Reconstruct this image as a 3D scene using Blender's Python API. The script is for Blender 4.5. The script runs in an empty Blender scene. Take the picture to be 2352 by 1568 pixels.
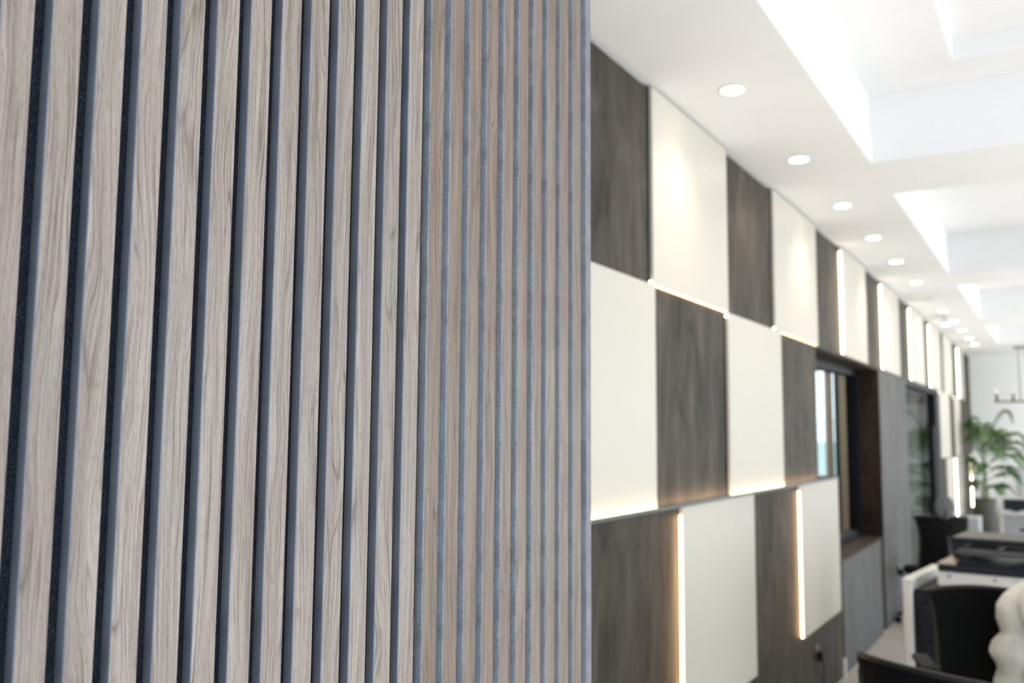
import bpy, bmesh, math, random
from mathutils import Vector, Matrix
random.seed(7)
S = bpy.context.scene
COL = S.collection

# ---------------------------------------------------------------- camera
CAM_H = 1.627
cd = bpy.data.cameras.new('camera'); cam = bpy.data.objects.new('camera', cd); COL.objects.link(cam)
R_ = Vector((0.85525531, 0.51815901, 0.00704271)); U_ = Vector((0.0460794, -0.08957972, 0.99491314)); F_ = Vector((-0.51615409, 0.85058022, 0.10048999))
cam.matrix_world = Matrix(((R_.x, U_.x, -F_.x, 0), (R_.y, U_.y, -F_.y, 0), (R_.z, U_.z, -F_.z, CAM_H), (0, 0, 0, 1)))
cd.sensor_fit = 'HORIZONTAL'; cd.sensor_width = 22.3
cd.lens = 2078.77 / 2352 * 22.3
cd.clip_start = 0.05; cd.clip_end = 200
cd.dof.use_dof = True; cd.dof.focus_distance = 0.90; cd.dof.aperture_fstop = 3.5
S.camera = cam
# ---------------------------------------------------------------- colour management
S.view_settings.view_transform = 'Standard'; S.view_settings.look = 'None'
S.view_settings.gamma = 1.0; S.view_settings.use_curve_mapping = False
S.view_settings.exposure = 0.25
# ---------------------------------------------------------------- sky
W = bpy.data.worlds.new('sky'); S.world = W; W.use_nodes = True
bg = W.node_tree.nodes['Background']; bg.inputs[0].default_value = (0.72, 0.86, 1.0, 1); bg.inputs[1].default_value = 2.2

def area(name, loc, rot, sx, sy, power, color):
    l = bpy.data.lights.new(name, 'AREA'); l.shape = 'RECTANGLE'; l.size = sx; l.size_y = sy
    l.energy = power; l.color = color
    o = bpy.data.objects.new(name, l); COL.objects.link(o); o.location = loc; o.rotation_euler = rot
    return o
PI = math.pi
# daylight through the windows of the right-hand wall and of the wall behind the photographer; the far-end one is added fill
COOL = (0.80, 0.90, 1.0)
area('window_daylight_right_near', (4.62, -1.6, 1.65), (0, PI/2 + 0.1, 0), 2.5, 3.4, 14, (0.93, 0.96, 1.0))
area('window_daylight_right_mid', (4.62, 3.4, 1.65), (0, PI/2 + 0.1, 0), 2.5, 4.4, 15, (0.95, 0.97, 1.0))
area('window_daylight_right_far', (4.62, 10.8, 1.65), (0, PI/2 + 0.1, 0), 2.5, 7.0, 40, (0.95, 0.97, 1.0))
area('added_far_wall_fill', (4.62, 16.15, 1.65), (0, PI/2 + 0.1, 0), 2.5, 2.2, 72, (0.95, 0.97, 1.0))  # added fill for the dim far wall, set in an assumed window
area('window_daylight_back', (1.6, -4.12, 1.65), (PI/2 + 0.2, 0, 0), 4.6, 2.5, 52, COOL)

sl = bpy.data.lights.new('added_bounce_sun', 'SUN'); sl.energy = 28; sl.color = (0.97, 0.98, 1.0); sl.angle = 0.02  # added so that bounce off the unseen floor brightens the ceiling
so_ = bpy.data.objects.new('added_bounce_sun', sl); COL.objects.link(so_)
so_.rotation_euler = Vector((0.80, 0.06, 0.60)).to_track_quat('Z', 'Y').to_euler()

# ---------------------------------------------------------------- materials
def mat(name, color=(0.5, 0.5, 0.5), rough=0.5, metal=0.0, spec=0.5, emit=None, estr=0.0):
    m = bpy.data.materials.new(name); m.use_nodes = True
    b = m.node_tree.nodes['Principled BSDF']
    b.inputs['Base Color'].default_value = (*color, 1); b.inputs['Roughness'].default_value = rough
    b.inputs['Metallic'].default_value = metal; b.inputs['Specular IOR Level'].default_value = spec
    if emit: b.inputs['Emission Color'].default_value = (*emit, 1); b.inputs['Emission Strength'].default_value = estr
    return m
def nd(m, t, **k):
    n = m.node_tree.nodes.new(t)
    for a, v in k.items(): setattr(n, a, v)
    return n
def lk(m, a, b): m.node_tree.links.new(a, b)
def ramp(m, fac, stops):
    r = nd(m, 'ShaderNodeValToRGB'); e = r.color_ramp.elements
    while len(e) < len(stops): e.new(0.5)
    for i, (p, c) in enumerate(stops): e[i].position = p; e[i].color = (*c, 1)
    lk(m, fac, r.inputs[0]); return r.outputs[0]
def noise(m, vec, scale, detail=3, rough=0.5, dist=0.0, out='Fac'):
    n = nd(m, 'ShaderNodeTexNoise'); n.inputs['Scale'].default_value = scale; n.inputs['Detail'].default_value = detail
    n.inputs['Roughness'].default_value = rough; n.inputs['Distortion'].default_value = dist
    lk(m, vec, n.inputs['Vector']); return n.outputs[out]
def mapping(m, vec, scale=(1, 1, 1), loc=(0, 0, 0)):
    n = nd(m, 'ShaderNodeMapping'); n.inputs['Scale'].default_value = scale; n.inputs['Location'].default_value = loc
    lk(m, vec, n.inputs['Vector']); return n.outputs[0]
def coord(m, which='Object'): return nd(m, 'ShaderNodeTexCoord').outputs[which]
def mixc(m, a, b, fac, mode='MIX'):
    n = nd(m, 'ShaderNodeMix', data_type='RGBA', blend_type=mode)
    for s, v in ((n.inputs[0], fac), (n.inputs[6], a), (n.inputs[7], b)):
        if hasattr(v, 'is_output'): lk(m, v, s)
        elif isinstance(v, tuple): s.default_value = (*v, 1)
        else: s.default_value = v
    return n.outputs[2]
def bump(m, h, strength, dist=0.001):
    b = nd(m, 'ShaderNodeBump'); b.inputs['Strength'].default_value = strength; b.inputs['Distance'].default_value = dist
    lk(m, h, b.inputs['Height']); lk(m, b.outputs[0], m.node_tree.nodes['Principled BSDF'].inputs['Normal'])
def base(m, c): lk(m, c, m.node_tree.nodes['Principled BSDF'].inputs['Base Color'])
def vmath(m, op, a, b):
    n = nd(m, 'ShaderNodeVectorMath', operation=op)
    for s, v in ((n.inputs[0], a), (n.inputs[1], b)):
        if hasattr(v, 'is_output'): lk(m, v, s)
        else: s.default_value = v
    return n.outputs[0]
def math_(m, op, a, b=0.0):
    n = nd(m, 'ShaderNodeMath', operation=op)
    for s, v in ((n.inputs[0], a), (n.inputs[1], b)):
        if hasattr(v, 'is_output'): lk(m, v, s)
        else: s.default_value = v
    return n.outputs[0]

def make_veneer(name='walnut_grey_veneer', tint=(1, 1, 1), fr=560):
    m = mat(name, rough=0.42, spec=0.35)
    oi = nd(m, 'ShaderNodeObjectInfo')
    off = nd(m, 'ShaderNodeCombineXYZ')
    lk(m, math_(m, 'MULTIPLY', oi.outputs['Random'], 37.0), off.inputs[1]); lk(m, math_(m, 'MULTIPLY', oi.outputs['Random'], 91.0), off.inputs[2])
    p = vmath(m, 'ADD', coord(m), off.outputs[0])
    # slow wander that bends the growth lines into flames
    wob = noise(m, mapping(m, p, (26, 26, 4.2)), 1.0, 2, 0.5, 0.3)
    wv = nd(m, 'ShaderNodeCombineXYZ'); lk(m, math_(m, 'MULTIPLY', math_(m, 'SUBTRACT', wob, 0.5), 0.034), wv.inputs[1])
    q = vmath(m, 'ADD', p, wv.outputs[0])
    lines = noise(m, mapping(m, q, (1, fr, 6.0)), 1.0, 6, 0.72, 0.2)
    broad = noise(m, mapping(m, q, (1, 85, 1.2)), 1.0, 2, 0.5, 0.2)
    pores = noise(m, mapping(m, p, (1, 2200, 90)), 1.0, 2, 0.65)
    c1 = ramp(m, lines, [(0.30, (0.098, 0.072, 0.064)), (0.43, (0.200, 0.164, 0.145)), (0.50, (0.262, 0.228, 0.202)), (0.70, (0.315, 0.284, 0.256))])
    c2 = ramp(m, broad, [(0.30, (0.78, 0.74, 0.72)), (0.55, (1.0, 0.99, 0.97)), (0.75, (1.06, 1.06, 1.05))])
    c = mixc(m, c1, c2, 1.0, 'MULTIPLY')
    c3 = ramp(m, pores, [(0.38, (0.62, 0.58, 0.57)), (0.47, (1, 1, 1))])
    c = mixc(m, c, c3, 0.8, 'MULTIPLY')
    # cathedral figure: contour lines of a stretched field, strong in places only
    cf = noise(m, mapping(m, q, (1, 30, 2.0)), 1.0, 2, 0.45, 0.5)
    ct_ = math_(m, 'PINGPONG', math_(m, 'MULTIPLY', cf, 22.0), 1.0)
    cl = ramp(m, ct_, [(0.0, (0.50, 0.44, 0.43)), (0.10, (0.74, 0.70, 0.69)), (0.30, (1, 1, 1))])
    where = math_(m, 'MULTIPLY', noise(m, mapping(m, p, (1, 34, 3.2)), 1.0, 2, 0.6), 1.0)
    wr = ramp(m, where, [(0.42, (0.08, 0.08, 0.08)), (0.62, (0.95, 0.95, 0.95))])
    c = mixc(m, c, mixc(m, (1.0, 1.0, 1.0), cl, wr), 1.0, 'MULTIPLY')
    ov = nd(m, 'ShaderNodeHueSaturation'); ov.inputs['Value'].default_value = 1.0
    lk(m, c, ov.inputs['Color']); lk(m, math_(m, 'ADD', math_(m, 'MULTIPLY', oi.outputs['Random'], 0.10), 0.93), ov.inputs['Value'])
    base(m, mixc(m, ov.outputs[0], tint, 1.0, 'MULTIPLY')); bump(m, lines, 0.12, 0.0006)
    return m
def speckle(name, dark, light, scale, lo=0.5, hi=0.75, rough=0.8, spec=0.3, extra=None, bs=0.0):
    m = mat(name, dark, rough, spec=spec); p = coord(m)
    n = noise(m, mapping(m, p, (1, 1, 1)), scale, 2, 0.7)
    c = ramp(m, n, [(lo, dark), (hi, light)])
    if extra:
        n2 = noise(m, p, extra, 3, 0.6); c = mixc(m, c, ramp(m, n2, [(0.32, (0.72, 0.73, 0.75)), (0.62, (1.05, 1.05, 1.05))]), 1.0, 'MULTIPLY')
    base(m, c)
    if bs: bump(m, n, bs, 0.001)
    return m
M = {}
M['veneer'] = make_veneer(tint=(1.09, 1.105, 1.10))
M['veneer_warm'] = make_veneer('walnut_veneer_brown_tint', (0.79, 0.715, 0.635), 380)  # same veneer recipe, tinted browner and darker
M['felt'] = speckle('black_felt', (0.004, 0.006, 0.012), (0.10, 0.13, 0.17), 1100, 0.52, 0.80, 0.95, 0.2, 60, 0.8)
M['side_dark'] = speckle('slate_edge', (0.118, 0.132, 0.158), (0.150, 0.166, 0.195), 1400, 0.40, 0.80, 0.45, 0.5, 12)
M['side_light'] = speckle('blue_grey_edge', (0.130, 0.150, 0.180), (0.32, 0.35, 0.385), 800, 0.40, 0.62, 0.6, 0.4, 35)
M['mdf_grey'] = speckle('grey_mdf_edge', (0.185, 0.18, 0.185), (0.225, 0.22, 0.225), 300, 0.35, 0.7, 0.7, 0.3, 20)

def laminate(name, stops, rough=0.45, sy=7.0, sz=2.0):
    m = mat(name, rough=rough + 0.15, spec=0.10); p = coord(m)
    a = noise(m, mapping(m, p, (4, sy, sz)), 1.0, 7, 0.68, 0.9)
    b = noise(m, mapping(m, p, (20, 70, 3.5)), 1.0, 3, 0.6)
    c = mixc(m, ramp(m, a, stops), ramp(m, b, [(0.3, (0.80, 0.79, 0.78)), (0.65, (1.08, 1.08, 1.08))]), 1.0, 'MULTIPLY')
    base(m, c); return m
M['dark_lam'] = laminate('dark_wood_laminate', [(0.28, (0.013, 0.0105, 0.0085)), (0.42, (0.050, 0.043, 0.034)), (0.55, (0.072, 0.062, 0.050)), (0.75, (0.125, 0.108, 0.087))])
M['brown_lam'] = laminate('dark_brown_laminate', [(0.3, (0.020, 0.013, 0.010)), (0.7, (0.05, 0.034, 0.025))])
M['grey_lam'] = laminate('grey_stone_laminate', [(0.3, (0.095, 0.094, 0.092)), (0.7, (0.165, 0.163, 0.16))], 0.55, 5, 1.0)
M['board'] = mat('satin_white_board', (0.545, 0.513, 0.443), 0.42, spec=0.15)
M['board_edge'] = mat('board_edge', (0.70, 0.66, 0.62), 0.4)
def plaster(name, col, sc=3.0):
    m = mat(name, col, 0.85, spec=0.2); n = noise(m, coord(m), sc, 3, 0.5)
    base(m, ramp(m, n, [(0.3, tuple(v * 0.97 for v in col)), (0.7, col)])); return m
M['ceil'] = plaster('white_ceiling_paint', (0.82, 0.815, 0.815))
M['wallw'] = plaster('white_wall_paint', (0.88, 0.88, 0.865))
M['beige'] = plaster('beige_wall_paint', (0.36, 0.322, 0.28))
def floor_mat():
    m = mat('pale_stone_floor', rough=0.35, spec=0.4); p = coord(m)
    a = noise(m, mapping(m, p, (1.2, 2.4, 1)), 1.0, 5, 0.6, 0.8)
    c = ramp(m, a, [(0.3, (0.34, 0.322, 0.288)), (0.7, (0.43, 0.41, 0.37))])
    br = nd(m, 'ShaderNodeTexBrick'); br.offset = 0.0; br.inputs['Scale'].default_value = 1.0
    br.inputs['Brick Width'].default_value = 0.8; br.inputs['Row Height'].default_value = 0.8; br.inputs['Mortar Size'].default_value = 0.003
    br.inputs['Color1'].default_value = br.inputs['Color2'].default_value = (1, 1, 1, 1); br.inputs['Mortar'].default_value = (0.6, 0.6, 0.6, 1)
    lk(m, p, br.inputs['Vector']); base(m, mixc(m, c, br.outputs['Color'], 1.0, 'MULTIPLY')); return m
M['floor'] = floor_mat()
M['black'] = mat('black_metal', (0.004, 0.005, 0.008), 0.5, spec=0.2)
M['blackp'] = mat('black_plastic', (0.008, 0.008, 0.009), 0.6, spec=0.2)
M['rimp'] = mat('black_rim_plastic', (0.018, 0.014, 0.014), 0.45, spec=0.3)
M['mesh'] = speckle('black_mesh_fabric', (0.003, 0.003, 0.003), (0.009, 0.009, 0.009), 500, 0.4, 0.7, 0.9, 0.15, None, 0.3)
M['navyp'] = mat('charcoal_plastic', (0.014, 0.016, 0.024), 0.45, spec=0.3)
M['greyp'] = mat('grey_plastic', (0.06, 0.06, 0.062), 0.4)
M['whitep'] = mat('off_white_plastic', (0.72, 0.72, 0.69), 0.4)
M['tanp'] = mat('warm_grey_plastic', (0.40, 0.33, 0.27), 0.4)
M['chrome'] = mat('chrome', (0.7, 0.7, 0.7), 0.2, 1.0)
M['brass'] = mat('aged_brass', (0.16, 0.105, 0.06), 0.4, 0.6)
M['pot'] = mat('charcoal_planter', (0.075, 0.072, 0.066), 0.6)
M['soil'] = mat('soil', (0.03, 0.02, 0.012), 0.95)
M['stem'] = mat('palm_stem', (0.20, 0.24, 0.07), 0.6)
def leaf():
    m = mat('palm_leaf', rough=0.5); n = noise(m, coord(m), 6, 2)
    base(m, ramp(m, n, [(0.3, (0.020, 0.060, 0.012)), (0.55, (0.055, 0.130, 0.025)), (0.75, (0.12, 0.22, 0.05))])); return m
M['leaf'] = leaf()
M['curtain'] = mat('grey_curtain', (0.12, 0.123, 0.112), 0.85)
M['sweater'] = speckle('cream_knit', (0.70, 0.68, 0.61), (0.84, 0.82, 0.76), 260, 0.35, 0.65, 0.9, 0.15, 6, 0.4)
M['skin'] = mat('skin', (0.50, 0.30, 0.21), 0.5)
M['hair'] = mat('dark_hair', (0.02, 0.012, 0.008), 0.5)
M['denim'] = mat('dark_trousers', (0.03, 0.04, 0.07), 0.85)
M['shoe'] = mat('black_shoe', (0.015, 0.015, 0.015), 0.4)
M['facade1'] = mat('pale_facade', (0.62, 0.64, 0.66), 0.8)
M['facade2'] = mat('teal_facade', (0.26, 0.36, 0.36), 0.8)
M['pave'] = mat('pavement', (0.45, 0.46, 0.46), 0.9)
M['lamp'] = mat('downlight_lens', (1, 1, 1), emit=(1.0, 0.93, 0.80), estr=30)
M['tube'] = mat('led_tube_white', (1, 1, 1), emit=(1.0, 0.82, 0.55), estr=14)
M['tubew'] = mat('led_strip_warm', (1, 1, 1), emit=(1.0, 0.58, 0.25), estr=30)
M['strip'] = mat('led_strip_soft', (1, 1, 1), emit=(1.0, 0.60, 0.30), estr=3)
M['glow'] = mat('led_strip_ledge', (1, 1, 1), emit=(1.0, 0.70, 0.40), estr=24)
M['bulb'] = mat('candle_bulb', (0.9, 0.88, 0.85), 0.2, emit=(1.0, 0.95, 0.9), estr=0.05)
def glass():
    m = bpy.data.materials.new('clear_glass'); m.use_nodes = True; nt = m.node_tree; nt.nodes.clear()
    o = nt.nodes.new('ShaderNodeOutputMaterial'); t = nt.nodes.new('ShaderNodeBsdfTransparent'); g = nt.nodes.new('ShaderNodeBsdfGlossy')
    g.inputs['Roughness'].default_value = 0.02; x = nt.nodes.new('ShaderNodeMixShader'); f = nt.nodes.new('ShaderNodeLayerWeight'); f.inputs[0].default_value = 0.5; pw = nt.nodes.new('ShaderNodeMath'); pw.operation = 'POWER'; pw.inputs[1].default_value = 6.0; nt.links.new(f.outputs['Facing'], pw.inputs[0]); pq = nt.nodes.new('ShaderNodeMath'); pq.operation = 'MULTIPLY'; pq.inputs[1].default_value = 0.28; nt.links.new(pw.outputs[0], pq.inputs[0])
    t.inputs[0].default_value = (0.93, 0.96, 0.95, 1)
    nt.links.new(pq.outputs[0], x.inputs[0]); nt.links.new(t.outputs[0], x.inputs[1]); nt.links.new(g.outputs[0], x.inputs[2]); nt.links.new(x.outputs[0], o.inputs[0]); return m
M['glass'] = glass()

# ---------------------------------------------------------------- mesh helpers
def obj(name, bm, m, parent=None, smooth=False, bevel=0.0, seg=2):
    me = bpy.data.meshes.new(name); bmesh.ops.recalc_face_normals(bm, faces=bm.faces[:]); bm.to_mesh(me); bm.free()
    for mm in (m if isinstance(m, (list, tuple)) else [m]): me.materials.append(M[mm] if isinstance(mm, str) else mm)
    if smooth:
        for p in me.polygons: p.use_smooth = True
    o = bpy.data.objects.new(name, me); COL.objects.link(o)
    if parent: o.parent = parent
    if bevel:
        b = o.modifiers.new('bevel', 'BEVEL'); b.width = bevel; b.segments = seg; b.limit_method = 'ANGLE'; b.angle_limit = math.radians(40)
    return o
def tag(o, label=None, cat=None, group=None, kind=None):
    for k, v in (('label', label), ('category', cat), ('group', group), ('kind', kind)):
        if v: o[k] = v
    return o
def thing(name, label, cat, loc=(0, 0, 0), rz=0, group=None):
    o = bpy.data.objects.new(name, None); COL.objects.link(o); o.empty_display_size = 0.1
    o.location = loc; o.rotation_euler = (0, 0, rz); return tag(o, label, cat, group)
def box(bm, x0, x1, y0, y1, z0, z1, mi=0):
    vs = [bm.verts.new((x, y, z)) for x in (x0, x1) for y in (y0, y1) for z in (z0, z1)]
    for f in ((0, 1, 3, 2), (4, 6, 7, 5), (0, 4, 5, 1), (2, 3, 7, 6), (0, 2, 6, 4), (1, 5, 7, 3)):
        fc = bm.faces.new([vs[i] for i in f]); fc.material_index = mi
    return bm
def boxo(name, b, m, parent=None, bevel=0.0):
    return obj(name, box(bmesh.new(), *b), m, parent, bevel=bevel)
def ring_tube(bm, pts, rad, n=10, cap=True, flat=1.0):
    pts = [Vector(p) for p in pts]; rings = []
    for i, p in enumerate(pts):
        a = pts[max(i - 1, 0)]; b = pts[min(i + 1, len(pts) - 1)]; t = (b - a).normalized()
        up = Vector((0, 0, 1)) if abs(t.z) < 0.95 else Vector((0, 1, 0))
        s = t.cross(up).normalized(); u = s.cross(t)
        r = rad[i] if isinstance(rad, (list, tuple)) else rad
        rings.append([bm.verts.new(p + s * math.cos(2 * PI * k / n) * r + u * math.sin(2 * PI * k / n) * r * flat) for k in range(n)])
    for a, b in zip(rings, rings[1:]):
        for k in range(n): bm.faces.new((a[k], a[(k + 1) % n], b[(k + 1) % n], b[k]))
    if cap: bm.faces.new(rings[0][::-1]); bm.faces.new(rings[-1])
    return bm
def lathe(bm, prof, n=32, c=(0, 0, 0)):
    rings = [[bm.verts.new((c[0] + r * math.cos(2 * PI * k / n), c[1] + r * math.sin(2 * PI * k / n), c[2] + z)) for k in range(n)] for r, z in prof]
    for a, b in zip(rings, rings[1:]):
        for k in range(n): bm.faces.new((a[k], a[(k + 1) % n], b[(k + 1) % n], b[k]))
    bm.faces.new(rings[0][::-1]); bm.faces.new(rings[-1]); return bm
def copy_tree(o, parent=None):
    c = o.copy(); COL.objects.link(c)
    if parent: c.parent = parent
    for ch in [x for x in COL.objects if x.parent == o]: copy_tree(ch, c)
    return c
def struct(o): o['kind'] = 'structure'; return o

H = 3.012; R1 = 2.205; R2 = 1.345; WX = -1.35; END = 17.6; BACK = -4.0; RX = 4.5

# ================================================================ STRUCTURE
struct(boxo('floor', (-5.2, RX + 0.15, BACK - 0.15, END + 0.15, -0.12, 0.0), 'floor'))
# ceiling: soffit, cross beams and recessed coffers with an inner tray
bm = bmesh.new()
CX0, CX1, TOP = -0.775, 3.6, 3.36
cof = [(-1.95, 1.10), (1.80, 4.813), (5.50, 8.51), (9.226, 11.97), (12.84, 15.42)]
ys = [BACK] + [v for c in cof for v in c] + [END]
box(bm, WX - 0.1, CX0, BACK, END, H, 3.62)
box(bm, CX1, RX, BACK, END, H, 3.62)
for i in range(0, len(ys), 2): box(bm, CX0, CX1, ys[i], ys[i + 1], H, 3.62)
for a, b in cof:
    if a != 1.80: box(bm, CX0, CX1, a, b, TOP, 3.62); continue
    box(bm, CX0, -0.36, a, b, TOP, 3.62); box(bm, 3.18, CX1, a, b, TOP, 3.62)
    box(bm, -0.36, 3.18, a, a + 0.30, TOP, 3.62); box(bm, -0.36, 3.18, b - 0.30, b, TOP, 3.62)
    box(bm, -0.36, 3.18, a + 0.30, b - 0.30, TOP + 0.10, 3.62)
struct(obj('ceiling', bm, 'ceil'))
# left wall, dark laminate, with the pass-through opening and the glazed doorway left free
T = 0.12
bm = bmesh.new()
box(bm, WX - T, WX, BACK, 6.015, R2, R1)
box(bm, WX - T, WX, BACK, 6.60, 0, R2)
box(bm, WX - T, WX, 6.015, 6.60, R2, R2 + 0.001)
box(bm, WX - T, WX, BACK, END, R1, H - 0.02)
box(bm, WX - T, WX, 12.95, END, 0, R1)
struct(obj('wall_left', bm, 'dark_lam'))
struct(boxo('trim_1', (WX - 0.08, WX - 0.03, BACK, END, H - 0.02, H), 'black'))  # black strip giving the shade of the gap below the ceiling
struct(boxo('wall_far', (-1.55, RX + 0.15, END, END + 0.15, 0, 3.6), 'wallw'))
bm = bmesh.new(); yb = BACK
box(bm, WX - T, RX, yb - 0.15, yb, 0, 0.35); box(bm, WX - T, RX, yb - 0.15, yb, 2.95, 3.6)
box(bm, WX - T, -0.75, yb - 0.15, yb, 0.35, 2.95); box(bm, 3.95, RX, yb - 0.15, yb, 0.35, 2.95)
struct(obj('wall_back', bm, 'wallw'))
bm = bmesh.new(); w = [(-3.4, 0.2), (1.1, 5.7), (7.2, 14.4), (15.0, 17.3)]  # last opening added to let more light onto the far wall
box(bm, RX, RX + 0.15, BACK, END, 0, 0.35); box(bm, RX, RX + 0.15, BACK, END, 2.95, 3.6)
e = [BACK] + [v for a in w for v in a] + [END]
for i in range(0, len(e), 2): box(bm, RX, RX + 0.15, e[i], e[i + 1], 0.35, 2.95)
struct(obj('wall_right', bm, 'wallw'))
# grey stone-look cladding under the opening and the pillar beside it
struct(boxo('wall_left.001', (WX - T, WX + 0.008, 6.60, 8.16, 0, 0.765), 'grey_lam'))
struct(boxo('wall_left.002', (WX - T, WX + 0.004, 8.362, 9.92, 0, R1), 'grey_lam'))
struct(boxo('trim_2', (WX - 0.17, WX - 0.012, 8.16, 8.362, 0, 0.765), 'brown_lam'))
struct(boxo('trim_3', (WX - 0.17, WX - 0.002, 8.362 - 0.012, 8.362, 0.775, R1 - 0.002), 'brown_lam'))
struct(boxo('trim_4', (WX - 0.17, WX + 0.012, 6.02, 8.35, 0.765, 0.78), 'brown_lam'))
struct(boxo('trim_5', (WX + 0.0005, WX + 0.02, 6.585, 6.605, 0.0, 0.12), 'wallw'))
struct(boxo('trim_6', (WX - 0.17, WX - 0.002, 6.02, 8.35, R1 - 0.016, R1 - 0.001), 'brown_lam'))
# glazed opening: frame, mullion, panes
win = struct(thing('window_1', None, None, (0, 0, 0)))
fx0, fx1 = WX - 0.26, WX - 0.172
bm = bmesh.new(); box(bm, fx0, fx1, 8.27, 8.362, 0.78, R1); box(bm, fx0, fx1, 6.02, 8.27, R1 - 0.07, R1); box(bm, fx0, fx1, 6.02, 8.27, 0.78, 0.83)
box(bm, fx0, fx1, 6.02, 6.10, 0.83, R1 - 0.07)
obj('window_frame', bm, 'black', win)
boxo('window_pane', (fx0 + 0.035, fx0 + 0.041, 6.10, 8.27, 0.83, R1 - 0.07), 'glass', win)
# room behind the opening
IY = 11.0
bm = bmesh.new()
wx0, wx1, wz0, wz1 = -2.85, -2.235, 0.55, 2.42
box(bm, -5.2, wx0, IY, IY + 0.15, 0, 2.9); box(bm, wx1, -1.66, IY, IY + 0.15, 0, 2.9)
box(bm, wx0, wx1, IY, IY + 0.15, 0, wz0); box(bm, wx0, wx1, IY, IY + 0.15, wz1, 2.9)
struct(obj('wall_inner', bm, 'beige'))
struct(boxo('ceiling.001', (-5.2, WX - T, 2.0, IY + 0.15, 2.9, 3.0), 'brown_lam'))
struct(boxo('wall_inner.001', (-5.2, -5.05, 2.0, IY, 0, 2.9), 'beige'))
struct(boxo('wall_inner.002', (-5.05, WX - T, 2.0, 2.15, 0, 2.9), 'beige'))
area('added_inner_room_fill', (-2.9, 9.3, 2.85), (0, 0, 0), 1.2, 2.2, 60, (1.0, 0.88, 0.72))  # unseen lamp added to brighten the beige wall of the inner room
w2 = struct(thing('window_2', None, None))
bm = bmesh.new(); box(bm, wx0, wx0 + 0.04, IY - 0.03, IY + 0.1, wz0, wz1); box(bm, wx1 - 0.03, wx1, IY - 0.03, IY + 0.1, wz0, wz1)
box(bm, wx0, wx1, IY - 0.03, IY + 0.1, wz1 - 0.04, wz1); box(bm, wx0, wx1, IY - 0.03, IY + 0.1, wz0, wz0 + 0.04)
obj('window_frame', bm, 'black', w2)
boxo('window_mullion', (-2.385, -2.305, IY + 0.02, IY + 0.08, wz0, wz1), 'beige', w2)
# glazed doorway with grey curtain
d = struct(thing('door_1', None, None))
bm = bmesh.new(); box(bm, WX - 0.10, WX + 0.006, 12.40, 12.95, 0, R1); box(bm, WX - 0.10, WX, 9.92, 12.40, R1 - 0.06, R1)
box(bm, WX - 0.10, WX - 0.02, 9.92, 9.97, 0, R1 - 0.06); box(bm, WX - 0.10, WX - 0.02, 9.97, 12.4, 0, 0.08)
obj('door_frame', bm, 'black', d)
boxo('door_pane', (WX - 0.05, WX - 0.042, 9.97, 12.40, 0.08, R1 - 0.06), 'glass', d)
boxo('door_handle', (WX - 0.03, WX - 0.005, 12.34, 12.365, 0.85, 1.75), 'greyp', d, 0.006)
struct(boxo('wall_inner.003', (-2.3, -2.2, 11.16, 17.7, 0, 2.9), 'brown_lam'))
struct(boxo('ceiling.002', (-2.2, WX - T, 11.151, 13.1, 2.9, 3.0), 'brown_lam'))
struct(boxo('wall_inner.004', (-2.199, -1.48, 13.0, 13.1, 0, 2.9), 'brown_lam'))
bm = bmesh.new(); N = 220; pr = None
for i in range(N + 1):
    y = 10.0 + 2.85 * i / N; x = WX - 0.24 + 0.035 * math.sin(i * 0.55) + 0.012 * math.sin(i * 1.37)
    a = bm.verts.new((x, y, 0.03)); b = bm.verts.new((x, y, 2.08))
    if pr: bm.faces.new((pr[0], a, b, pr[1]))
    pr = (a, b)
cu = obj('curtain', bm, 'curtain', None, True); so = cu.modifiers.new('s', 'SOLIDIFY'); so.thickness = 0.004
tag(cu, 'grey pleated curtain hanging behind the dark glazed doorway', 'curtain')
# outdoors through the little window
struct(boxo('ground', (-30, 6, IY + 0.16 + 7.0, 60, -0.3, -0.05), 'pave'))
b1 = boxo('facade', (-12.0, -2.0, 30, 36, -0.05, 2.15), 'facade1'); tag(b1, 'pale building seen through the small bright window', 'building')
b2 = boxo('low_wall', (-9.0, -3.0, 24, 24.3, -0.05, 1.45), 'facade2'); tag(b2, 'teal low wall outdoors beyond the small bright window', 'wall')

# ================================================================ SLATTED COLUMN (foreground)
PX = -0.6356; DEP = 0.0104; ZT = H - 0.002
struct(boxo('wall_partition', (WX + 0.0005, PX - DEP - 0.010, -1.0, 1.272, 0, ZT), 'wallw'))
left = [0.378, 0.4155, 0.4535, 0.4920, 0.5310, 0.5700, 0.6093, 0.6490, 0.6890, 0.7290, 0.7693, 0.8105]
lefts_a = [0.378 - 0.0385 * i for i in range(4, 0, -1)] + left
lefts_b = [0.8535, 0.895, 0.937, 0.9785, 1.0205, 1.0615, 1.1025, 1.143, 1.1845, 1.2265]
def rounded_slat(bm, y0, y1, x0, x1, z0, z1, veneer_i=0, side_i=1):
    r = 0.0007
    prof = [(x0, y0, 1), (x1 - r, y0, 1), (x1, y0 + r, 0), (x1, y1 - r, 0), (x1 - r, y1, 1), (x0, y1, 1)]
    bot = [bm.verts.new((p[0], p[1], z0)) for p in prof]; top = [bm.verts.new((p[0], p[1], z1)) for p in prof]
    mats = [side_i, side_i, veneer_i, side_i, side_i, side_i]
    for i in range(6):
        j = (i + 1) % 6; f = bm.faces.new((bot[i], bot[j], top[j], top[i])); f.material_index = mats[i]
    bm.faces.new(bot[::-1]).material_index = side_i; bm.faces.new(top).material_index = side_i
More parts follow.
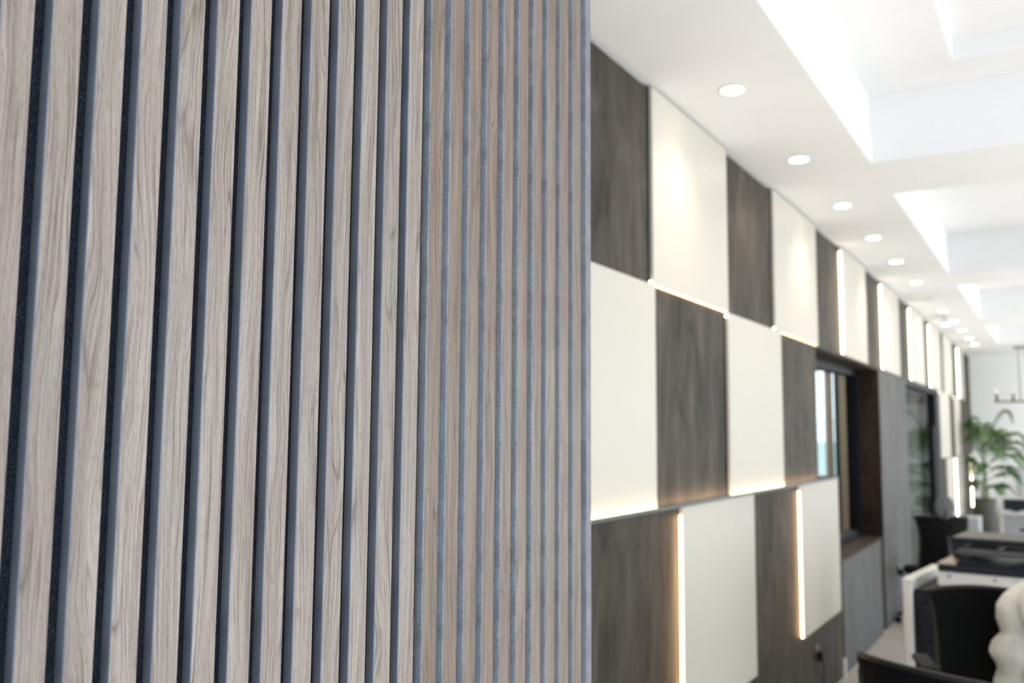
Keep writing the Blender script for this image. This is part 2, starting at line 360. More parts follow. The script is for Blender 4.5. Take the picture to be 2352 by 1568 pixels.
def slat_panel(label, lefts, rights, dep, side, back, yb0, yb1, face='veneer'):
    t = thing('slat_wall_panel', label, 'wall panel', (PX - dep, (yb0 + yb1) / 2, 0), 0, 'slatted wood panels on the column')
    oy = (yb0 + yb1) / 2
    boxo('backing_board', (-0.0085 + (0.0015 if dep < 0.01 else 0), -0.0002, yb0 - oy, yb1 - oy, 0.0, ZT), back, t)
    for a, b in zip(lefts, rights):
        bm = bmesh.new(); cy = (a + b) / 2; rounded_slat(bm, a - cy, b - cy, 0, dep, 0, ZT)
        o = obj('slat', bm, [face, side], t); o.location = (0, cy - oy, 0)
    return t
ra = [l - 0.0132 for l in lefts_a[1:]] + [0.8385]
pa = slat_panel('long-grained grey walnut slat panel with black felt gaps, left of the joint', lefts_a, ra, DEP, 'side_dark', 'felt', 0.19, 0.8534)
rb = [l - 0.0142 for l in lefts_b[1:]] + [1.2540]
slat_panel('narrow-looking slat panel with pale blue-grey grooves, nearest the column corner', lefts_b, rb, 0.0085, 'side_light', 'side_light', 0.8536, 1.2718, 'veneer_warm')
boxo('joint_gap_shade', (-0.0002, 0.0068, 0.8387 - (0.19 + 0.8534) / 2, 0.8415 - (0.19 + 0.8534) / 2, 0, ZT), 'black', pa)  # black strip standing in for the shade inside the open joint
lc = [0.17 - 0.0395 * (i + 1) + 0.0 for i in range(15)][::-1]
slat_panel('slat panel at the outer left edge of the column', lc, [l + 0.0263 for l in lc], DEP, 'side_dark', 'felt', lc[0] - 0.012, 0.182)
bm = bmesh.new(); box(bm, PX - DEP - 0.010, PX, 1.2735, 1.289, 0, ZT, 0)
box(bm, PX - DEP - 0.010, PX - 0.0, 1.2725, 1.2735, 0, ZT, 1)
ct = obj('corner_trim', bm, ['mdf_grey', 'side_light']); tag(ct, 'slim grey edge strip closing the far corner of the slatted column', 'trim')
struct(boxo('wall_partition.001', (WX + 0.0005, PX - DEP - 0.0105, 1.2722, 1.289, 0, ZT), 'mdf_grey'))

# ================================================================ WHITE BOARDS
FX = -1.333
def wall_board(y0, y1, z0, z1, label, tube=None, dot=None, row='', floorshade=None):
    g = {'t': 'white boards in the top row', 'm': 'white boards in the middle row', 'l': 'white boards in the bottom row'}[row]
    t = thing('wall_board', label, 'wall panel', (WX, (y0 + y1) / 2, z0), 0, g); oy = (y0 + y1) / 2; h_ = z1 - z0
    bm = bmesh.new(); box(bm, 0.0005, FX - WX, y0 - oy, y1 - oy, 0, h_)
    obj('board', bm, 'board', t, bevel=0.0015)
    a = y0 - oy
    if tube:   # LED profile on the near edge
        boxo('profile', (0.0005, 0.003, a - (0.020 if tube == 'tube' else 0.006), a - 0.0005, 0, h_), 'black', t)
        r = 0.0075 if tube == 'tube' else 0.0036
        bm = bmesh.new(); ring_tube(bm, [(0.012, a - 0.0105, 0.012), (0.012, a - 0.0105, h_ - 0.035)], r, 12)
        obj('led_tube', bm, tube, t, True)
    else:
        boxo('profile', (0.0005, 0.0035, a - 0.013, a - 0.0005, 0, h_), 'black', t)
    if dot == 'bottom': boxo('led_end', (0.0036, 0.010, a - 0.010, a - 0.003, 0.005, 0.012), 'tube', t)
    if dot == 'top': boxo('led_end', (0.0036, 0.010, a - 0.010, a - 0.003, h_ - 0.020, h_ - 0.013), 'tube', t)
    return t
TB = H - 0.014
tops = [(3.253, 4.180, None, 'bottom', 'largest tall white board of the top row, nearest the slatted column'),
        (5.014, 6.034, None, 'bottom', 'second white board of the top row, left of the small bright window'),
        (6.837, 7.789, 'tube', None, 'third white board of the top row, with the nearest lit tube on its edge'),
        (8.552, 9.543, 'tube', None, 'fourth white board of the top row, above the grey pillar'),
        (10.318, 11.401, 'tube', None, 'fifth white board of the top row, over the near half of the glazed doorway'),
        (11.970, 13.04, 'tube', None, 'sixth white board of the top row, over the far frame of the doorway'),
        (13.40, 14.49, None, None, 'seventh white board of the top row, the one there without a lit tube'),
        (15.40, 16.29, 'tube', None, 'last white board of the top row, by the far white wall')]
for y0, y1, tb, dt, lab in tops: wall_board(y0, y1, R1, TB, lab, tb, dt, 't')
mids = [(2.32, 3.270, None, None, 'white board of the middle row cut off by the slatted column'),
        (4.174, 5.116, None, 'top', 'middle row white board between the two dark squares left of the opening'),
        (12.78, 13.92, None, 'top', 'middle row white board just beyond the glazed doorway'),
        (14.60, 15.50, None, 'top', 'middle row white board half hidden behind the palm fronds')]
for y0, y1, tb, dt, lab in mids: wall_board(y0, y1, R2, R1 - 0.002, lab, tb, dt, 'm')
lows = [(3.535, 4.535, 'tubew', None, 'large white board of the bottom row with warm glow along its left edge'),
        (5.463, 6.505, 'tubew', None, 'white board of the bottom row above the wall socket'),
        (13.35, 14.35, None, None, 'far white board of the bottom row just left of a lit tube'),
        (14.50, 15.60, 'tube', None, 'far white board of the bottom row right of a lit tube'),
        (17.0, 17.55, 'tube', None, 'last board of the bottom row beside the palm pot')]
for y0, y1, tb, dt, lab in lows: wall_board(y0, y1, 0.455, R2 - 0.012, lab, tb, dt, 'l')
# LED ledge running along the middle joint, shining up the middle row
t = thing('led_ledge', 'slim ledge along the joint of middle and bottom rows, glowing upwards', 'light strip', (WX, 4.0, R2 - 0.010))
boxo('ledge', (0.0005, 0.032, -2.0, 2.45, 0.0, 0.008), 'greyp', t)
boxo('lip', (0.0305, 0.032, -2.0, 2.45, 0.0081, 0.0150), 'greyp', t)
boxo('led_strip', (0.019, 0.029, -1.98, 2.0, 0.0082, 0.0095), 'glow', t)
# LED strips hidden under the first two top boards
for y0, y1, lab in ((3.275, 4.172, 'thin warm light strip under the largest top row board'), (5.12, 6.01, 'thin warm light strip under the second top row board')):
    boxo_ = boxo('led_strip', (WX + 0.004, WX + 0.014, y0, y1, R1 - 0.003, R1 - 0.0005), 'strip'); tag(boxo_, lab, 'light strip', 'warm strips under the top row')

# ================================================================ DOWNLIGHTS
dl = thing('downlight', 'recessed ceiling spotlight nearest the slatted column', 'downlight', (-1.078, 3.477, H), 0, 'recessed spotlights in the soffit')
bm = bmesh.new(); lathe(bm, [(0.044, 0.0), (0.052, -0.001), (0.052, -0.004), (0.044, -0.004)], 32); obj('trim_ring', bm, 'whitep', dl, True)
bm = bmesh.new(); lathe(bm, [(0.0435, -0.0005), (0.0435, -0.005), (0.02, -0.007)], 32); obj('lens', bm, 'lamp', dl, True)
ords = ['recessed spotlight second nearest the slatted column', 'third recessed spotlight from the slatted column', 'fourth recessed spotlight from the slatted column',
        'fifth recessed spotlight from the slatted column', 'sixth spotlight, before the small gap in the row', 'dim seventh spotlight in the soffit row',
        'spotlight at the left of the far bright pair', 'spotlight at the right of the far bright pair', 'third spotlight from the far end of the row',
        'second spotlight from the far end of the row', 'last spotlight of the row, by the far white wall']
dys = [4.554, 5.625, 6.664, 7.683, 8.832, 9.99, 10.995, 12.113, 13.163, 14.275, 15.266]
M['lampoff'] = mat('unlit_lens', (0.85, 0.78, 0.70), 0.3)
for y, lab in zip(dys, ords):
    c = copy_tree(dl); c.location = (-1.078, y, H); c['label'] = lab
    if 'dim' in lab:
        for ch in [x for x in COL.objects if x.parent == c and x.name.startswith('lens')]:
            ch.data = ch.data.copy(); ch.data.materials[0] = M['lampoff']
for y in [3.477] + [v for v in dys if v != 9.99]:
    l = bpy.data.lights.new('spot_beam', 'SPOT'); l.energy = 20; l.color = (1.0, 0.88, 0.72); l.spot_size = math.radians(125); l.spot_blend = 0.9; l.shadow_soft_size = 0.04
    o = bpy.data.objects.new('spot_beam', l); COL.objects.link(o); o.location = (-1.078, y, H - 0.012)
# surface spot on the ceiling between the far pair
t = thing('track_spot', 'small bright surface spotlight wedged between the far ceiling pair', 'spotlight', (-1.097, 11.453, H))
bm = bmesh.new(); lathe(bm, [(0.03, 0), (0.03, -0.03), (0.045, -0.05), (0.045, -0.10), (0.04, -0.102)], 24); obj('housing', bm, 'whitep', t, True)
bm = bmesh.new(); lathe(bm, [(0.04, -0.1021), (0.04, -0.108), (0.02, -0.111)], 24); obj('lens', bm, 'lamp', t, True)

# ================================================================ SOCKETS
def socket(y, z, label, plug=True, cable=None, s=1.0):
    t = thing('wall_socket', label, 'socket', (WX + 0.0004 + (0.008 if y > 8 else 0), y, z))
    boxo('plate', (0, 0.009, -0.045 * s, 0.045 * s, 0, 0.085 * s), 'greyp', t, 0.003)
    if plug:
        boxo('plug', (0.009, 0.045, -0.03 * s, 0.03 * s, -0.005, 0.05 * s), 'blackp', t, 0.006)
        bm = bmesh.new(); pts = [(0.035, 0.0, -0.004), (0.045, 0.01, -0.06), (0.030, 0.035, -0.14), (0.022, 0.02, -0.22), (0.03, 0.0, -z + 0.01)]
        ring_tube(bm, pts, 0.004, 8); obj('cord', bm, 'blackp', t, True)
    return t
socket(5.82, 0.27, 'grey wall socket with black plug below a white bottom board')
socket(9.02, 0.37, 'small dark socket with black plug low on the grey pillar')

# ================================================================ OFFICE CHAIR
def make_chair():
    t = thing('office_chair', 'black mesh office chair in the foreground at the bottom edge, back to camera', 'chair')
    def shell(s, v):   # s -1..1 across, v 0..1 bottom to top of the backrest
        hw = 0.175 + 0.055 * v ** 2.2 + 0.012 * math.cos(v * PI)
        x = s * hw; z = 0.50 + 0.44 * v - 0.035 * abs(s) ** 6 * (v > 0.5) * 0 + 0.012 * (1 - s * s) * v
        y = -0.235 - 0.07 * math.sin(v * 2.2) + 0.030 * v + 0.075 * s * s
        return Vector((x, y, z))
    bm = bmesh.new(); NS, NV = 24, 20
    g = [[bm.verts.new(shell(-1 + 2 * i / NS, j / NV)) for i in range(NS + 1)] for j in range(NV + 1)]
    for j in range(NV):
        for i in range(NS): bm.faces.new((g[j][i], g[j][i + 1], g[j + 1][i + 1], g[j + 1][i]))
    o = obj('backrest', bm, 'mesh', t, True); md = o.modifiers.new('s', 'SOLIDIFY'); md.thickness = 0.006
    rim = [shell(-1 + 2 * i / NS, 1) for i in range(NS + 1)] + [shell(1, j / NV) for j in range(NV - 1, -1, -1)] + [shell(1 - 2 * i / NS, 0) for i in range(1, NS + 1)] + [shell(-1, j / NV) for j in range(1, NV)]
    bm = bmesh.new(); rim.append(rim[0]); ring_tube(bm, rim, 0.0105, 10, False, 1.0); obj('back_frame', bm, 'rimp', t, True)
    bm = bmesh.new()   # spine behind the back
    ring_tube(bm, [(0, -0.325, 0.80), (0, -0.335, 0.62), (0, -0.30, 0.46), (0, -0.20, 0.40), (0, -0.02, 0.395)], [0.016, 0.022, 0.024, 0.024, 0.022], 12); obj('back_support', bm, 'rimp', t, True)
    bm = bmesh.new()
    rings = []
    for zz, sc in ((0.425, 0.90), (0.432, 0.98), (0.455, 1.0), (0.482, 0.985), (0.495, 0.92), (0.498, 0.7), (0.492, 0.3)):
        rr = []
        for k in range(40):
            a = 2 * PI * k / 40; cx = math.copysign(abs(math.cos(a)) ** 0.6, math.cos(a)) * 0.235 * sc; cy = math.copysign(abs(math.sin(a)) ** 0.6, math.sin(a)) * 0.225 * sc
            rr.append(bm.verts.new((cx, cy + 0.02, zz - 0.03 * max(0, cy) ** 2 * 8)))
        rings.append(rr)
    for a, b in zip(rings, rings[1:]):
        for k in range(40): bm.faces.new((a[k], a[(k + 1) % 40], b[(k + 1) % 40], b[k]))
    bm.faces.new(rings[0][::-1]); bm.faces.new(rings[-1]); obj('seat', bm, 'mesh', t, True)
    for s in (-1, 1):
        bm = bmesh.new(); ring_tube(bm, [(s * 0.19, 0.0, 0.41), (s * 0.275, 0.0, 0.42), (s * 0.285, 0.0, 0.50), (s * 0.275, 0.0, 0.655)], 0.013, 10)
        arm = obj('armrest', bm, 'rimp', t, True)
        bm = bmesh.new(); box(bm, s * 0.275 - 0.035, s * 0.275 + 0.035, -0.12, 0.13, 0.655, 0.68); obj('arm_pad', bm, 'blackp', arm, bevel=0.01)
    bm = bmesh.new(); lathe(bm, [(0.028, 0.10), (0.028, 0.26), (0.018, 0.262), (0.018, 0.38), (0.06, 0.385), (0.06, 0.42)], 20); obj('gas_column', bm, 'blackp', t, True)
    for k in range(5):
        a = 2 * PI * k / 5 + 0.3; ca, sa = math.cos(a), math.sin(a)
        bm = bmesh.new(); ring_tube(bm, [(ca * 0.02, sa * 0.02, 0.115), (ca * 0.16, sa * 0.16, 0.10), (ca * 0.31, sa * 0.31, 0.075)], [0.03, 0.022, 0.015], 10)
        leg = obj('base_leg', bm, 'rimp', t, True)
        bm = bmesh.new(); q = Matrix.Rotation(a, 3, 'Z')
        for off in (-0.014, 0.014):
            pts = [q @ Vector((0.31, off - 0.008, 0.028)), q @ Vector((0.31, off + 0.008, 0.028))]
            ring_tube(bm, pts, 0.027, 16)
        ring_tube(bm, [(ca * 0.31, sa * 0.31, 0.03), (ca * 0.31, sa * 0.31, 0.08)], 0.008, 8)
        obj('caster', bm, 'blackp', leg, True)
    return t
ch1 = make_chair()
def put(o, x, y, rz): o.location = (x, y, 0); o.rotation_euler = (0, 0, rz)
put(ch1, -0.302, 3.157, -0.468)
ch2 = copy_tree(ch1); ch2['label'] = 'black mesh office chair behind the person in the cream sweater'
put(ch2, -0.285, 4.40, math.atan2(-0.90, 0.30) - PI / 2 + 0.0)
ch3 = copy_tree(ch1); ch3['label'] = 'black office chair against the wall, beyond the copier'
put(ch3, -1.0, 8.75, math.radians(25))
for q_ in [x for x in COL.objects if x.parent == ch3 and x.name.startswith('armrest')]:
    for w_ in [x for x in COL.objects if x.parent == q_]: bpy.data.objects.remove(w_)
    bpy.data.objects.remove(q_)
ch4 = copy_tree(ch1); ch4['label'] = 'dark office chair at the right edge, in front of the far wall'
put(ch4, -0.25, 10.6, math.radians(100))

bm = bmesh.new(); bmesh.ops.create_uvsphere(bm, u_segments=24, v_segments=16, radius=1, matrix=Matrix.Translation((0, -0.27, 1.03)) @ Matrix.Diagonal((0.085, 0.025, 0.10, 1)))
tag(obj('headrest', bm, mat('grey_headrest_fabric', (0.10, 0.10, 0.10), 0.7), ch3, True), 'grey oval headrest')
bm = bmesh.new(); ring_tube(bm, [(0, -0.285, 0.90), (0, -0.285, 1.02)], 0.012, 8); obj('headrest_post', bm, 'rimp', ch3, True)

# ================================================================ COPIER
cp = thing('office_copier', 'white and black office copier with document feeder behind the office chairs', 'copier', (-0.835, 5.72, 0), math.radians(-6))
bw, bd = 0.86, 0.72
boxo('cabinet', (0.03, bw - 0.03, 0.012, bd, 0.05, 0.735), 'navyp', cp, 0.01)
for a, b in ((0.0, 0.055), (bw - 0.055, bw)): boxo('corner_post', (a, b, 0, bd, 0.03, 0.785), 'whitep', cp, 0.012)
boxo('side_rail', (0.0, 0.06, 0.0, bd, 0.780, 0.815), 'whitep', cp, 0.012)
boxo('output_tray', (0.06, bw - 0.056, 0.02, bd, 0.737, 0.752), 'blackp', cp, 0.004)
for i in range(3):
    dr = boxo('paper_drawer', (0.10, bw - 0.10, -0.006, 0.011, 0.08 + i * 0.20, 0.265 + i * 0.20), 'navyp', cp, 0.006)
    boxo('drawer_handle', (0.33, 0.53, -0.014, -0.007, 0.205 + i * 0.20, 0.235 + i * 0.20), 'greyp', dr, 0.003)
boxo('rear_column', (0.25, bw - 0.056, 0.42, bd - 0.02, 0.752, 0.80), 'navyp', cp)
sc = boxo('scanner_unit', (0.185, 0.95, 0.03, 0.66, 0.785, 0.868), 'whitep', cp, 0.01)
for x in (0.24, 0.47, 0.58): boxo('screw_cover', (x, x + 0.016, 0.026, 0.0305, 0.838, 0.848), 'greyp', sc)
boxo('scanner_bed', (0.19, 0.95, 0.02, 0.66, 0.870, 0.905), 'navyp', cp, 0.006)
boxo('control_strip', (0.19, 0.285, 0.022, 0.46, 0.9055, 0.918), 'tanp', cp, 0.006)
# sloping paper tray with its notch
bm = bmesh.new()
pr = [(0.30, 0.906), (0.30, 0.965), (0.46, 0.915), (0.52, 0.91), (0.72, 0.955), (0.76, 0.906)]
for yy in (0.06, 0.34): pass
A = [bm.verts.new((x, 0.06, z)) for x, z in pr]; B = [bm.verts.new((x, 0.36, z)) for x, z in pr]
for i in range(len(pr)): j = (i + 1) % len(pr); bm.faces.new((A[i], A[j], B[j], B[i]))
bm.faces.new(A); bm.faces.new(B[::-1]); obj('feeder_support', bm, 'navyp', cp)
bm = bmesh.new()
pts = [(0.27, 0.97), (0.285, 0.988), (0.95, 0.985), (0.95, 0.972), (0.34, 0.962)]
A = [bm.verts.new((x, 0.05, z)) for x, z in pts]; B = [bm.verts.new((x, 0.42, z)) for x, z in pts]
for i in range(5): j = (i + 1) % 5; bm.faces.new((A[i], A[j], B[j], B[i]))
bm.faces.new(A); bm.faces.new(B[::-1]); obj('feeder_tray', bm, 'greyp', cp)
boxo('feeder_hinge', (0.235, 0.30, 0.20, 0.60, 0.925, 1.008), 'navyp', cp, 0.006)
fd = boxo('document_feeder', (0.235, 0.95, 0.22, 0.62, 1.008, 1.036), 'navyp', cp, 0.010)
boxo('feeder_cover', (0.232, 0.952, 0.215, 0.622, 1.0365, 1.046), mat('taupe_plastic', (0.095, 0.085, 0.075), 0.5), fd, 0.004)
boxo('feeder_latch', (0.62, 0.66, 0.23, 0.26, 1.046, 1.056), 'whitep', fd)
for x in (0.48, 0.64): boxo('feeder_guide', (x, x + 0.012, 0.12, 0.30, 0.9885, 1.004), 'greyp', fd)

# ================================================================ PERSON
def skin_obj(name, chains, m, parent=None, sub=2, root=0):
    me = bpy.data.meshes.new(name); V, E, Rr = [], [], []
    names = {}
    for chn in chains:
        prev = None
        for it in chn:
            if isinstance(it, str): idx = names[it]
            else:
                nm, p, r = it
                V.append(p); Rr.append(r); idx = len(V) - 1; names[nm] = idx
            if prev is not None: E.append((prev, idx))
            prev = idx
    me.from_pydata(V, E, []); me.materials.append(M[m])
    o = bpy.data.objects.new(name, me); COL.objects.link(o)
    if parent: o.parent = parent
    sk = o.modifiers.new('skin', 'SKIN'); sk.use_smooth_shade = True
    lay = me.skin_vertices[0].data
    for i, r in enumerate(Rr): lay[i].radius = r if isinstance(r, tuple) else (r, r); lay[i].use_root = (i == root)
    ss = o.modifiers.new('sub', 'SUBSURF'); ss.levels = sub; ss.render_levels = sub
    return o
# local frame: person faces +X, right side towards -Y (towards the camera); seated
pe = thing('person', 'person in a cream knitted sweater sitting at the right edge, seen from the side', 'person', (-0.10, 4.52, 0), math.radians(-8))
P = lambda n, x, y, z, r: (n, (x, y, z), r)
def arm(s, grow=0.0, full=True, tag_='a'):
    y = s
    c = [P('sh' + tag_, 0.01, 0.150 * y, 0.935, 0.050 + grow), P('el' + tag_, 0.105, 0.235 * y, 0.705, 0.040 + grow), P('wr' + tag_, 0.33, 0.17 * y, 0.735, 0.027 + grow * 0.7)]
    return c
body_ch = [[P('pel', -0.02, 0, 0.53, (0.13, 0.15)), P('waist', -0.03, 0, 0.68, 0.085), P('chest', -0.03, 0, 0.86, 0.10), P('neckb', 0.01, 0, 0.98, 0.055), P('neck', 0.06, 0, 1.08, 0.05), P('jaw', 0.12, 0, 1.15, (0.07, 0.06)), P('head', 0.12, 0, 1.24, (0.095, 0.078)), P('crown', 0.11, 0, 1.31, (0.06, 0.055))]]
for s, n in ((1, 'L'), (-1, 'R')):
    body_ch.append(['neckb'] + arm(s, 0, tag_=n) + [P('palm' + n, 0.40, 0.155 * s, 0.742, (0.016, 0.036))])
    body_ch.append(['pel', P('hip' + n, 0.03, 0.10 * s, 0.51, 0.085), P('knee' + n, 0.45, 0.13 * s, 0.50, 0.058), P('ankle' + n, 0.42, 0.13 * s, 0.09, 0.036), P('toe' + n, 0.55, 0.14 * s, 0.045, 0.030)])
    for k, (dy, L_) in enumerate(((-0.027, 0.070), (-0.009, 0.080), (0.009, 0.075), (0.027, 0.058))):
        body_ch.append(['palm' + n, P('k%d' % k + n, 0.430, 0.155 * s + dy, 0.748, 0.0095), P('m%d' % k + n, 0.430 + L_ * 0.55, 0.155 * s + dy * 1.15, 0.742, 0.0085), P('t%d' % k + n, 0.430 + L_, 0.155 * s + dy * 1.15, 0.726, 0.0075)])
    body_ch.append(['palm' + n, P('th1' + n, 0.405, (0.155 - 0.048) * s, 0.735, 0.0105), P('th2' + n, 0.440, (0.155 - 0.066) * s, 0.728, 0.009)])
body = skin_obj('body', body_ch, 'skin', pe)
bm = bmesh.new(); bmesh.ops.create_uvsphere(bm, u_segments=24, v_segments=16, radius=1)
for v in bm.verts:
    v.co = Vector((v.co.x * 0.108 + 0.102, v.co.y * 0.094, v.co.z * 0.125 + 1.255))
    if v.co.x < 0.09 and v.co.z < 1.24: v.co.z -= 0.10
    if v.co.x > 0.10 and v.co.z < 1.295: v.co.x = 0.095
obj('hair', bm, 'hair', body, True)
for s in (-1, 1):
    bm = bmesh.new(); bmesh.ops.create_uvsphere(bm, u_segments=12, v_segments=8, radius=0.012, matrix=Matrix.Translation((0.202, 0.032 * s, 1.235))); obj('eye', bm, 'whitep', body, True)
bm = bmesh.new(); ring_tube(bm, [(0.205, 0, 1.235), (0.223, 0, 1.205), (0.210, 0, 1.195)], [0.008, 0.013, 0.010], 10); obj('nose', bm, 'skin', body, True)
bm = bmesh.new(); ring_tube(bm, [(0.185, -0.022, 1.165), (0.202, 0, 1.168), (0.185, 0.022, 1.165)], [0.003, 0.007, 0.003], 8); obj('mouth', bm, mat('lips', (0.45, 0.16, 0.14), 0.5), body, True)
bm = bmesh.new(); prev = None
rows = [(-.03, .50, .150, .190), (-.05, .54, .158, .192), (-.055, .58, .152, .182), (-.050, .63, .140, .170), (-.054, .67, .138, .168), (-.070, .715, .150, .174), (-.066, .75, .144, .172), (-.042, .80, .124, .166),
        (-.048, .86, .138, .176), (-.044, .91, .138, .182), (-.030, .955, .122, .172), (-.010, .995, .100, .130), (.015, 1.03, .074, .082), (.040, 1.065, .062, .062)]
NR = 40
for cx, z, rx, ry in rows:
    ring = [bm.verts.new((cx + rx * math.cos(2 * PI * k / NR), ry * math.sin(2 * PI * k / NR), z + 0.012 * math.sin(3 * 2 * PI * k / NR + z * 9) * (z < 0.9))) for k in range(NR)]
    if prev:
        for k in range(NR): bm.faces.new((prev[k], prev[(k + 1) % NR], ring[(k + 1) % NR], ring[k]))
    else: bm.faces.new(ring[::-1])
    prev = ring
bm.faces.new(prev)
for s_ in (-1, 1):
    ring_tube(bm, [(-.02, .10 * s_, .955), (.0, .150 * s_, .945), (.025, .190 * s_, .90), (.05, .212 * s_, .84), (.075, .226 * s_, .775), (.092, .236 * s_, .73), (.115, .238 * s_, .700), (.16, .225 * s_, .705), (.22, .205 * s_, .715), (.31, .175 * s_, .733)],
              [.06, .078, .080, .073, .064, .060, .058, .050, .047, .036], 20)
swo = obj('sweater', bm, 'sweater', body, True)
rm = swo.modifiers.new('r', 'REMESH'); rm.mode = 'VOXEL'; rm.voxel_size = 0.009; rm.use_smooth_shade = True
sm = swo.modifiers.new('s', 'SMOOTH'); sm.iterations = 5; sm.factor = 0.5
for s_ in (-1, 1):
    bm = bmesh.new(); bmesh.ops.create_uvsphere(bm, u_segments=14, v_segments=10, radius=1, matrix=Matrix.Translation((0.11, 0.088 * s_, 1.225)) @ Matrix.Diagonal((0.018, 0.010, 0.030, 1))); obj('ear', bm, 'skin', body, True)
tr = [[P('p', -0.02, 0, 0.525, (0.15, 0.165))]]
for s, n in ((1, 'L'), (-1, 'R')): tr.append(['p', P('h' + n, 0.05, 0.10 * s, 0.515, 0.10), P('kn' + n, 0.45, 0.13 * s, 0.505, 0.072), P('an' + n, 0.42, 0.13 * s, 0.12, 0.055)])
skin_obj('trousers', tr, 'denim', body, 2)
for s in (-1, 1):
    bm = bmesh.new(); ring_tube(bm, [(0.37, 0.13 * s, 0.040), (0.44, 0.132 * s, 0.048), (0.55, 0.14 * s, 0.036), (0.60, 0.142 * s, 0.030)], [0.036, 0.044, 0.036, 0.022], 14, True, 0.85); obj('shoe', bm, 'shoe', body, True)

# ================================================================ PALM
pl = thing('potted_palm', 'tall potted palm in a charcoal planter by the far end of the wall', 'plant', (-1.05, 15.4, 0))
bm = bmesh.new(); lathe(bm, [(0.095, 0.0), (0.11, 0.02), (0.155, 0.69), (0.158, 0.70), (0.145, 0.70), (0.14, 0.655), (0.05, 0.655)], 36); obj('planter', bm, 'pot', pl, True)
bm = bmesh.new(); lathe(bm, [(0.138, 0.640), (0.138, 0.662), (0.06, 0.670)], 24); obj('soil', bm, 'soil', pl, True)
rnd = random.Random(3)
fronds = [  # azimuth deg (0 = +X), base z, length, rise
    (10, 1.45, 0.62, 0.42), (-25, 1.25, 0.62, 0.30), (30, 1.15, 0.50, 0.20), (95, 1.5, 0.50, 0.50), (170, 1.35, 0.26, 0.42), (200, 1.25, 0.26, 0.20),
    (-80, 1.45, 0.55, 0.45), (-100, 1.15, 0.5, 0.25), (-150, 1.4, 0.30, 0.60), (60, 1.3, 0.45, 0.6), (5, 0.95, 0.40, 0.12), (20, 1.30, 0.58, 0.34), (-12, 1.05, 0.52, 0.22), (-8, 1.38, 0.64, 0.36), (45, 1.45, 0.50, 0.40), (-60, 1.35, 0.5, 0.35), (150, 0.95, 0.24, 0.15), (-40, 0.9, 0.34, 0.15), (-5, 1.55, 0.42, 0.62), (130, 1.5, 0.34, 0.58)]
for st in ((0.0, 0.0, 1.5, 0.012), (0.05, 0.03, 1.2, 0.010), (-0.04, 0.02, 1.0, 0.010), (0.02, -0.05, 1.3, 0.010)):
    bm = bmesh.new(); ring_tube(bm, [(st[0], st[1], 0.665), (st[0] * 0.8, st[1] * 0.8, 0.9), (st[0] * 0.5, st[1] * 0.5, st[2])], [st[3] * 1.2, st[3], st[3] * 0.8], 8); obj('stem', bm, 'stem', pl, True)
for az, bz, ln, rise in fronds:
    a = math.radians(az); dirv = Vector((math.cos(a), math.sin(a), 0)); side = Vector((-math.sin(a), math.cos(a), 0)); bm = bmesh.new(); pts = []
    NN = 34
    for i in range(NN + 1):
        u = i / NN; pts.append(dirv * (ln * (u ** 0.85)) + Vector((0, 0, bz + rise * math.sin(u * PI * 0.62) - 0.42 * ln * u ** 3 - 0.1)))
    ring_tube(bm, pts, [0.006 * (1 - 0.8 * i / NN) + 0.001 for i in range(NN + 1)], 5)
    for i in range(5, NN + 1):
        u = i / NN; L_ = 0.26 * math.sin(PI * min(1, 0.15 + 0.85 * u)) ** 0.6 * (1.0 - 0.45 * u) + 0.05; L_ *= 0.65 + ln * 0.65
        t_ = (pts[i] - pts[i - 1]).normalized()
        for s in (-1, 1):
            d_ = (side * s * 0.85 + t_ * 0.75 + Vector((0, 0, -0.10 + rnd.uniform(-0.08, 0.08)))).normalized()
            b0 = pts[i]; w_ = t_ * 0.0125
            mid = b0 + d_ * L_ * 0.5; tip = b0 + d_ * L_ + Vector((0, 0, -0.30 * L_))
            if (pl.location + tip).x < -1.30 or (pl.location + mid).x < -1.31: 
                tip = b0 + Vector((0.0, d_.y, -0.5)).normalized() * L_ * 0.8; mid = (b0 + tip) / 2
                if (pl.location + b0).x < -1.31: continue
            v = [bm.verts.new(p) for p in (b0, mid - w_ + Vector((0, 0, 0.004)), tip, mid + w_)]
            bm.faces.new(v)
    obj('frond', bm, 'leaf', pl)

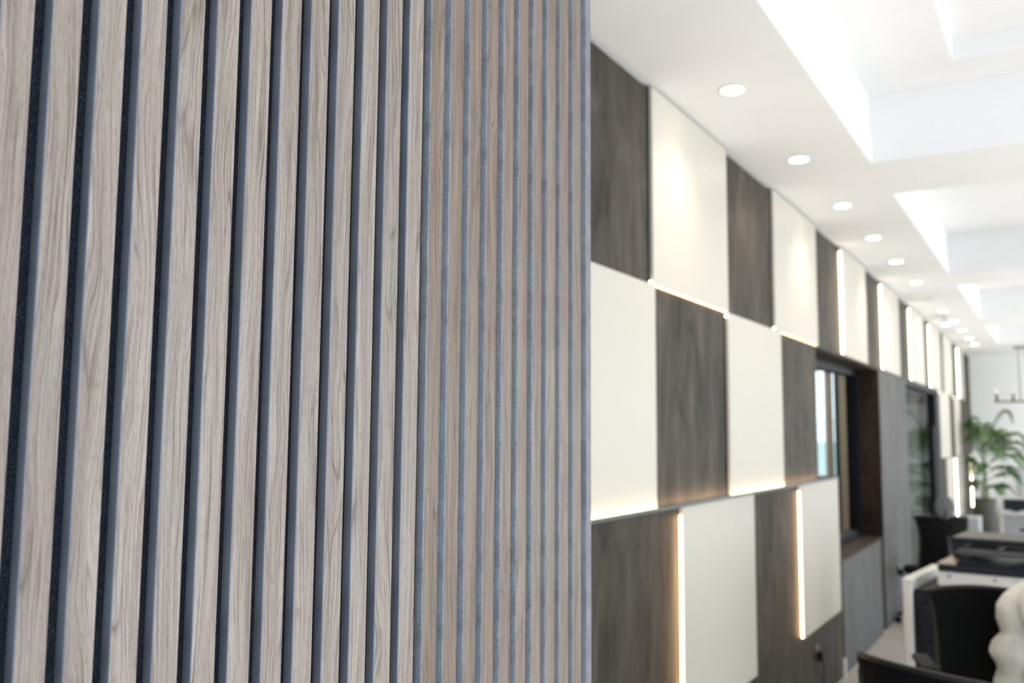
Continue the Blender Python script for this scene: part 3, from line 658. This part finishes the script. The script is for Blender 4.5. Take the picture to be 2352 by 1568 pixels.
# ================================================================ CHANDELIER
chd = thing('chandelier', 'long candle chandelier hanging by thin cables before the far white wall', 'chandelier', (-0.18, 16.0, 0))
boxo('canopy', (-0.42, 0.42, -0.05, 0.05, 2.985, 3.011), 'brass', chd, 0.004)
fr = bmesh.new(); x0, x1 = -0.71, 0.71
box(fr, x0, x1, -0.14, -0.12, 2.155, 2.175); box(fr, x0, x1, 0.12, 0.14, 2.155, 2.175); box(fr, x0, x0 + 0.02, -0.12, 0.12, 2.155, 2.175); box(fr, x1 - 0.02, x1, -0.12, 0.12, 2.155, 2.175)
obj('frame', fr, 'brass', chd)
for x in (-0.36, -0.26, 0.26, 0.36):
    for y in (-0.13, 0.13):
        bm = bmesh.new(); ring_tube(bm, [(x, y, 2.175), (x, y * 0.3, 2.986)], 0.0035, 6); obj('cable', bm, 'brass', chd, True)
for k in range(7):
    for y in (-0.13, 0.13):
        x = -0.68 + k * 0.2267
        bm = bmesh.new(); lathe(bm, [(0.022, 0), (0.022, 0.012), (0.012, 0.014), (0.012, 0.11)], 12, (x, y, 2.176)); ca = obj('candle_holder', bm, 'brass', chd, True)
        bm = bmesh.new(); lathe(bm, [(0.006, 0), (0.013, 0.02), (0.010, 0.05), (0.002, 0.075)], 10, (x, y, 2.287)); obj('candle_bulb', bm, 'bulb', ca, True)

# ================================================================ FAR FURNITURE
cb = thing('storage_cabinet', 'low narrow pale grey cabinet left of the palm planter', 'cabinet', (-1.20, 13.6, 0))
M['pale_cab'] = mat('pale_grey_cabinet', (0.38, 0.39, 0.41), 0.5)
boxo('cabinet_body', (0, 0.20, 0, 0.45, 0, 0.55), 'pale_cab', cb, 0.01)
dr = boxo('cabinet_door', (0.012, 0.188, -0.016, -0.001, 0.03, 0.53), 'pale_cab', cb, 0.004); boxo('door_handle', (0.15, 0.162, -0.03, -0.0165, 0.2, 0.32), 'chrome', dr)
ds = thing('white_desk', 'small white desk standing against the far wall', 'desk', (-0.95, 16.95, 0))
boxo('desk_top', (0, 1.5, 0, 0.6, 0.36, 0.40), 'whitep', ds, 0.005)
for x in (0.0, 1.46): boxo('leg', (x, x + 0.04, 0.02, 0.58, 0, 0.36), 'whitep', ds)
sk_ = thing('dark_screen', 'dark screen standing low on the small white desk', 'screen', (-0.72, 17.2, 0.40))
boxo('screen_panel', (-0.18, 0.18, -0.01, 0.01, 0.02, 0.20), 'navyp', sk_, 0.004); boxo('stand', (-0.06, 0.06, -0.05, 0.05, 0, 0.02), 'blackp', sk_)
hp = thing('wall_heater', 'pale grey panel heater on the far white wall', 'heater', (-0.42, END, 0.62))
boxo('panel', (-0.24, 0.34, -0.06, -0.0005, 0, 0.5), mat('pale_grey_panel', (0.55, 0.57, 0.60), 0.4), hp, 0.008)
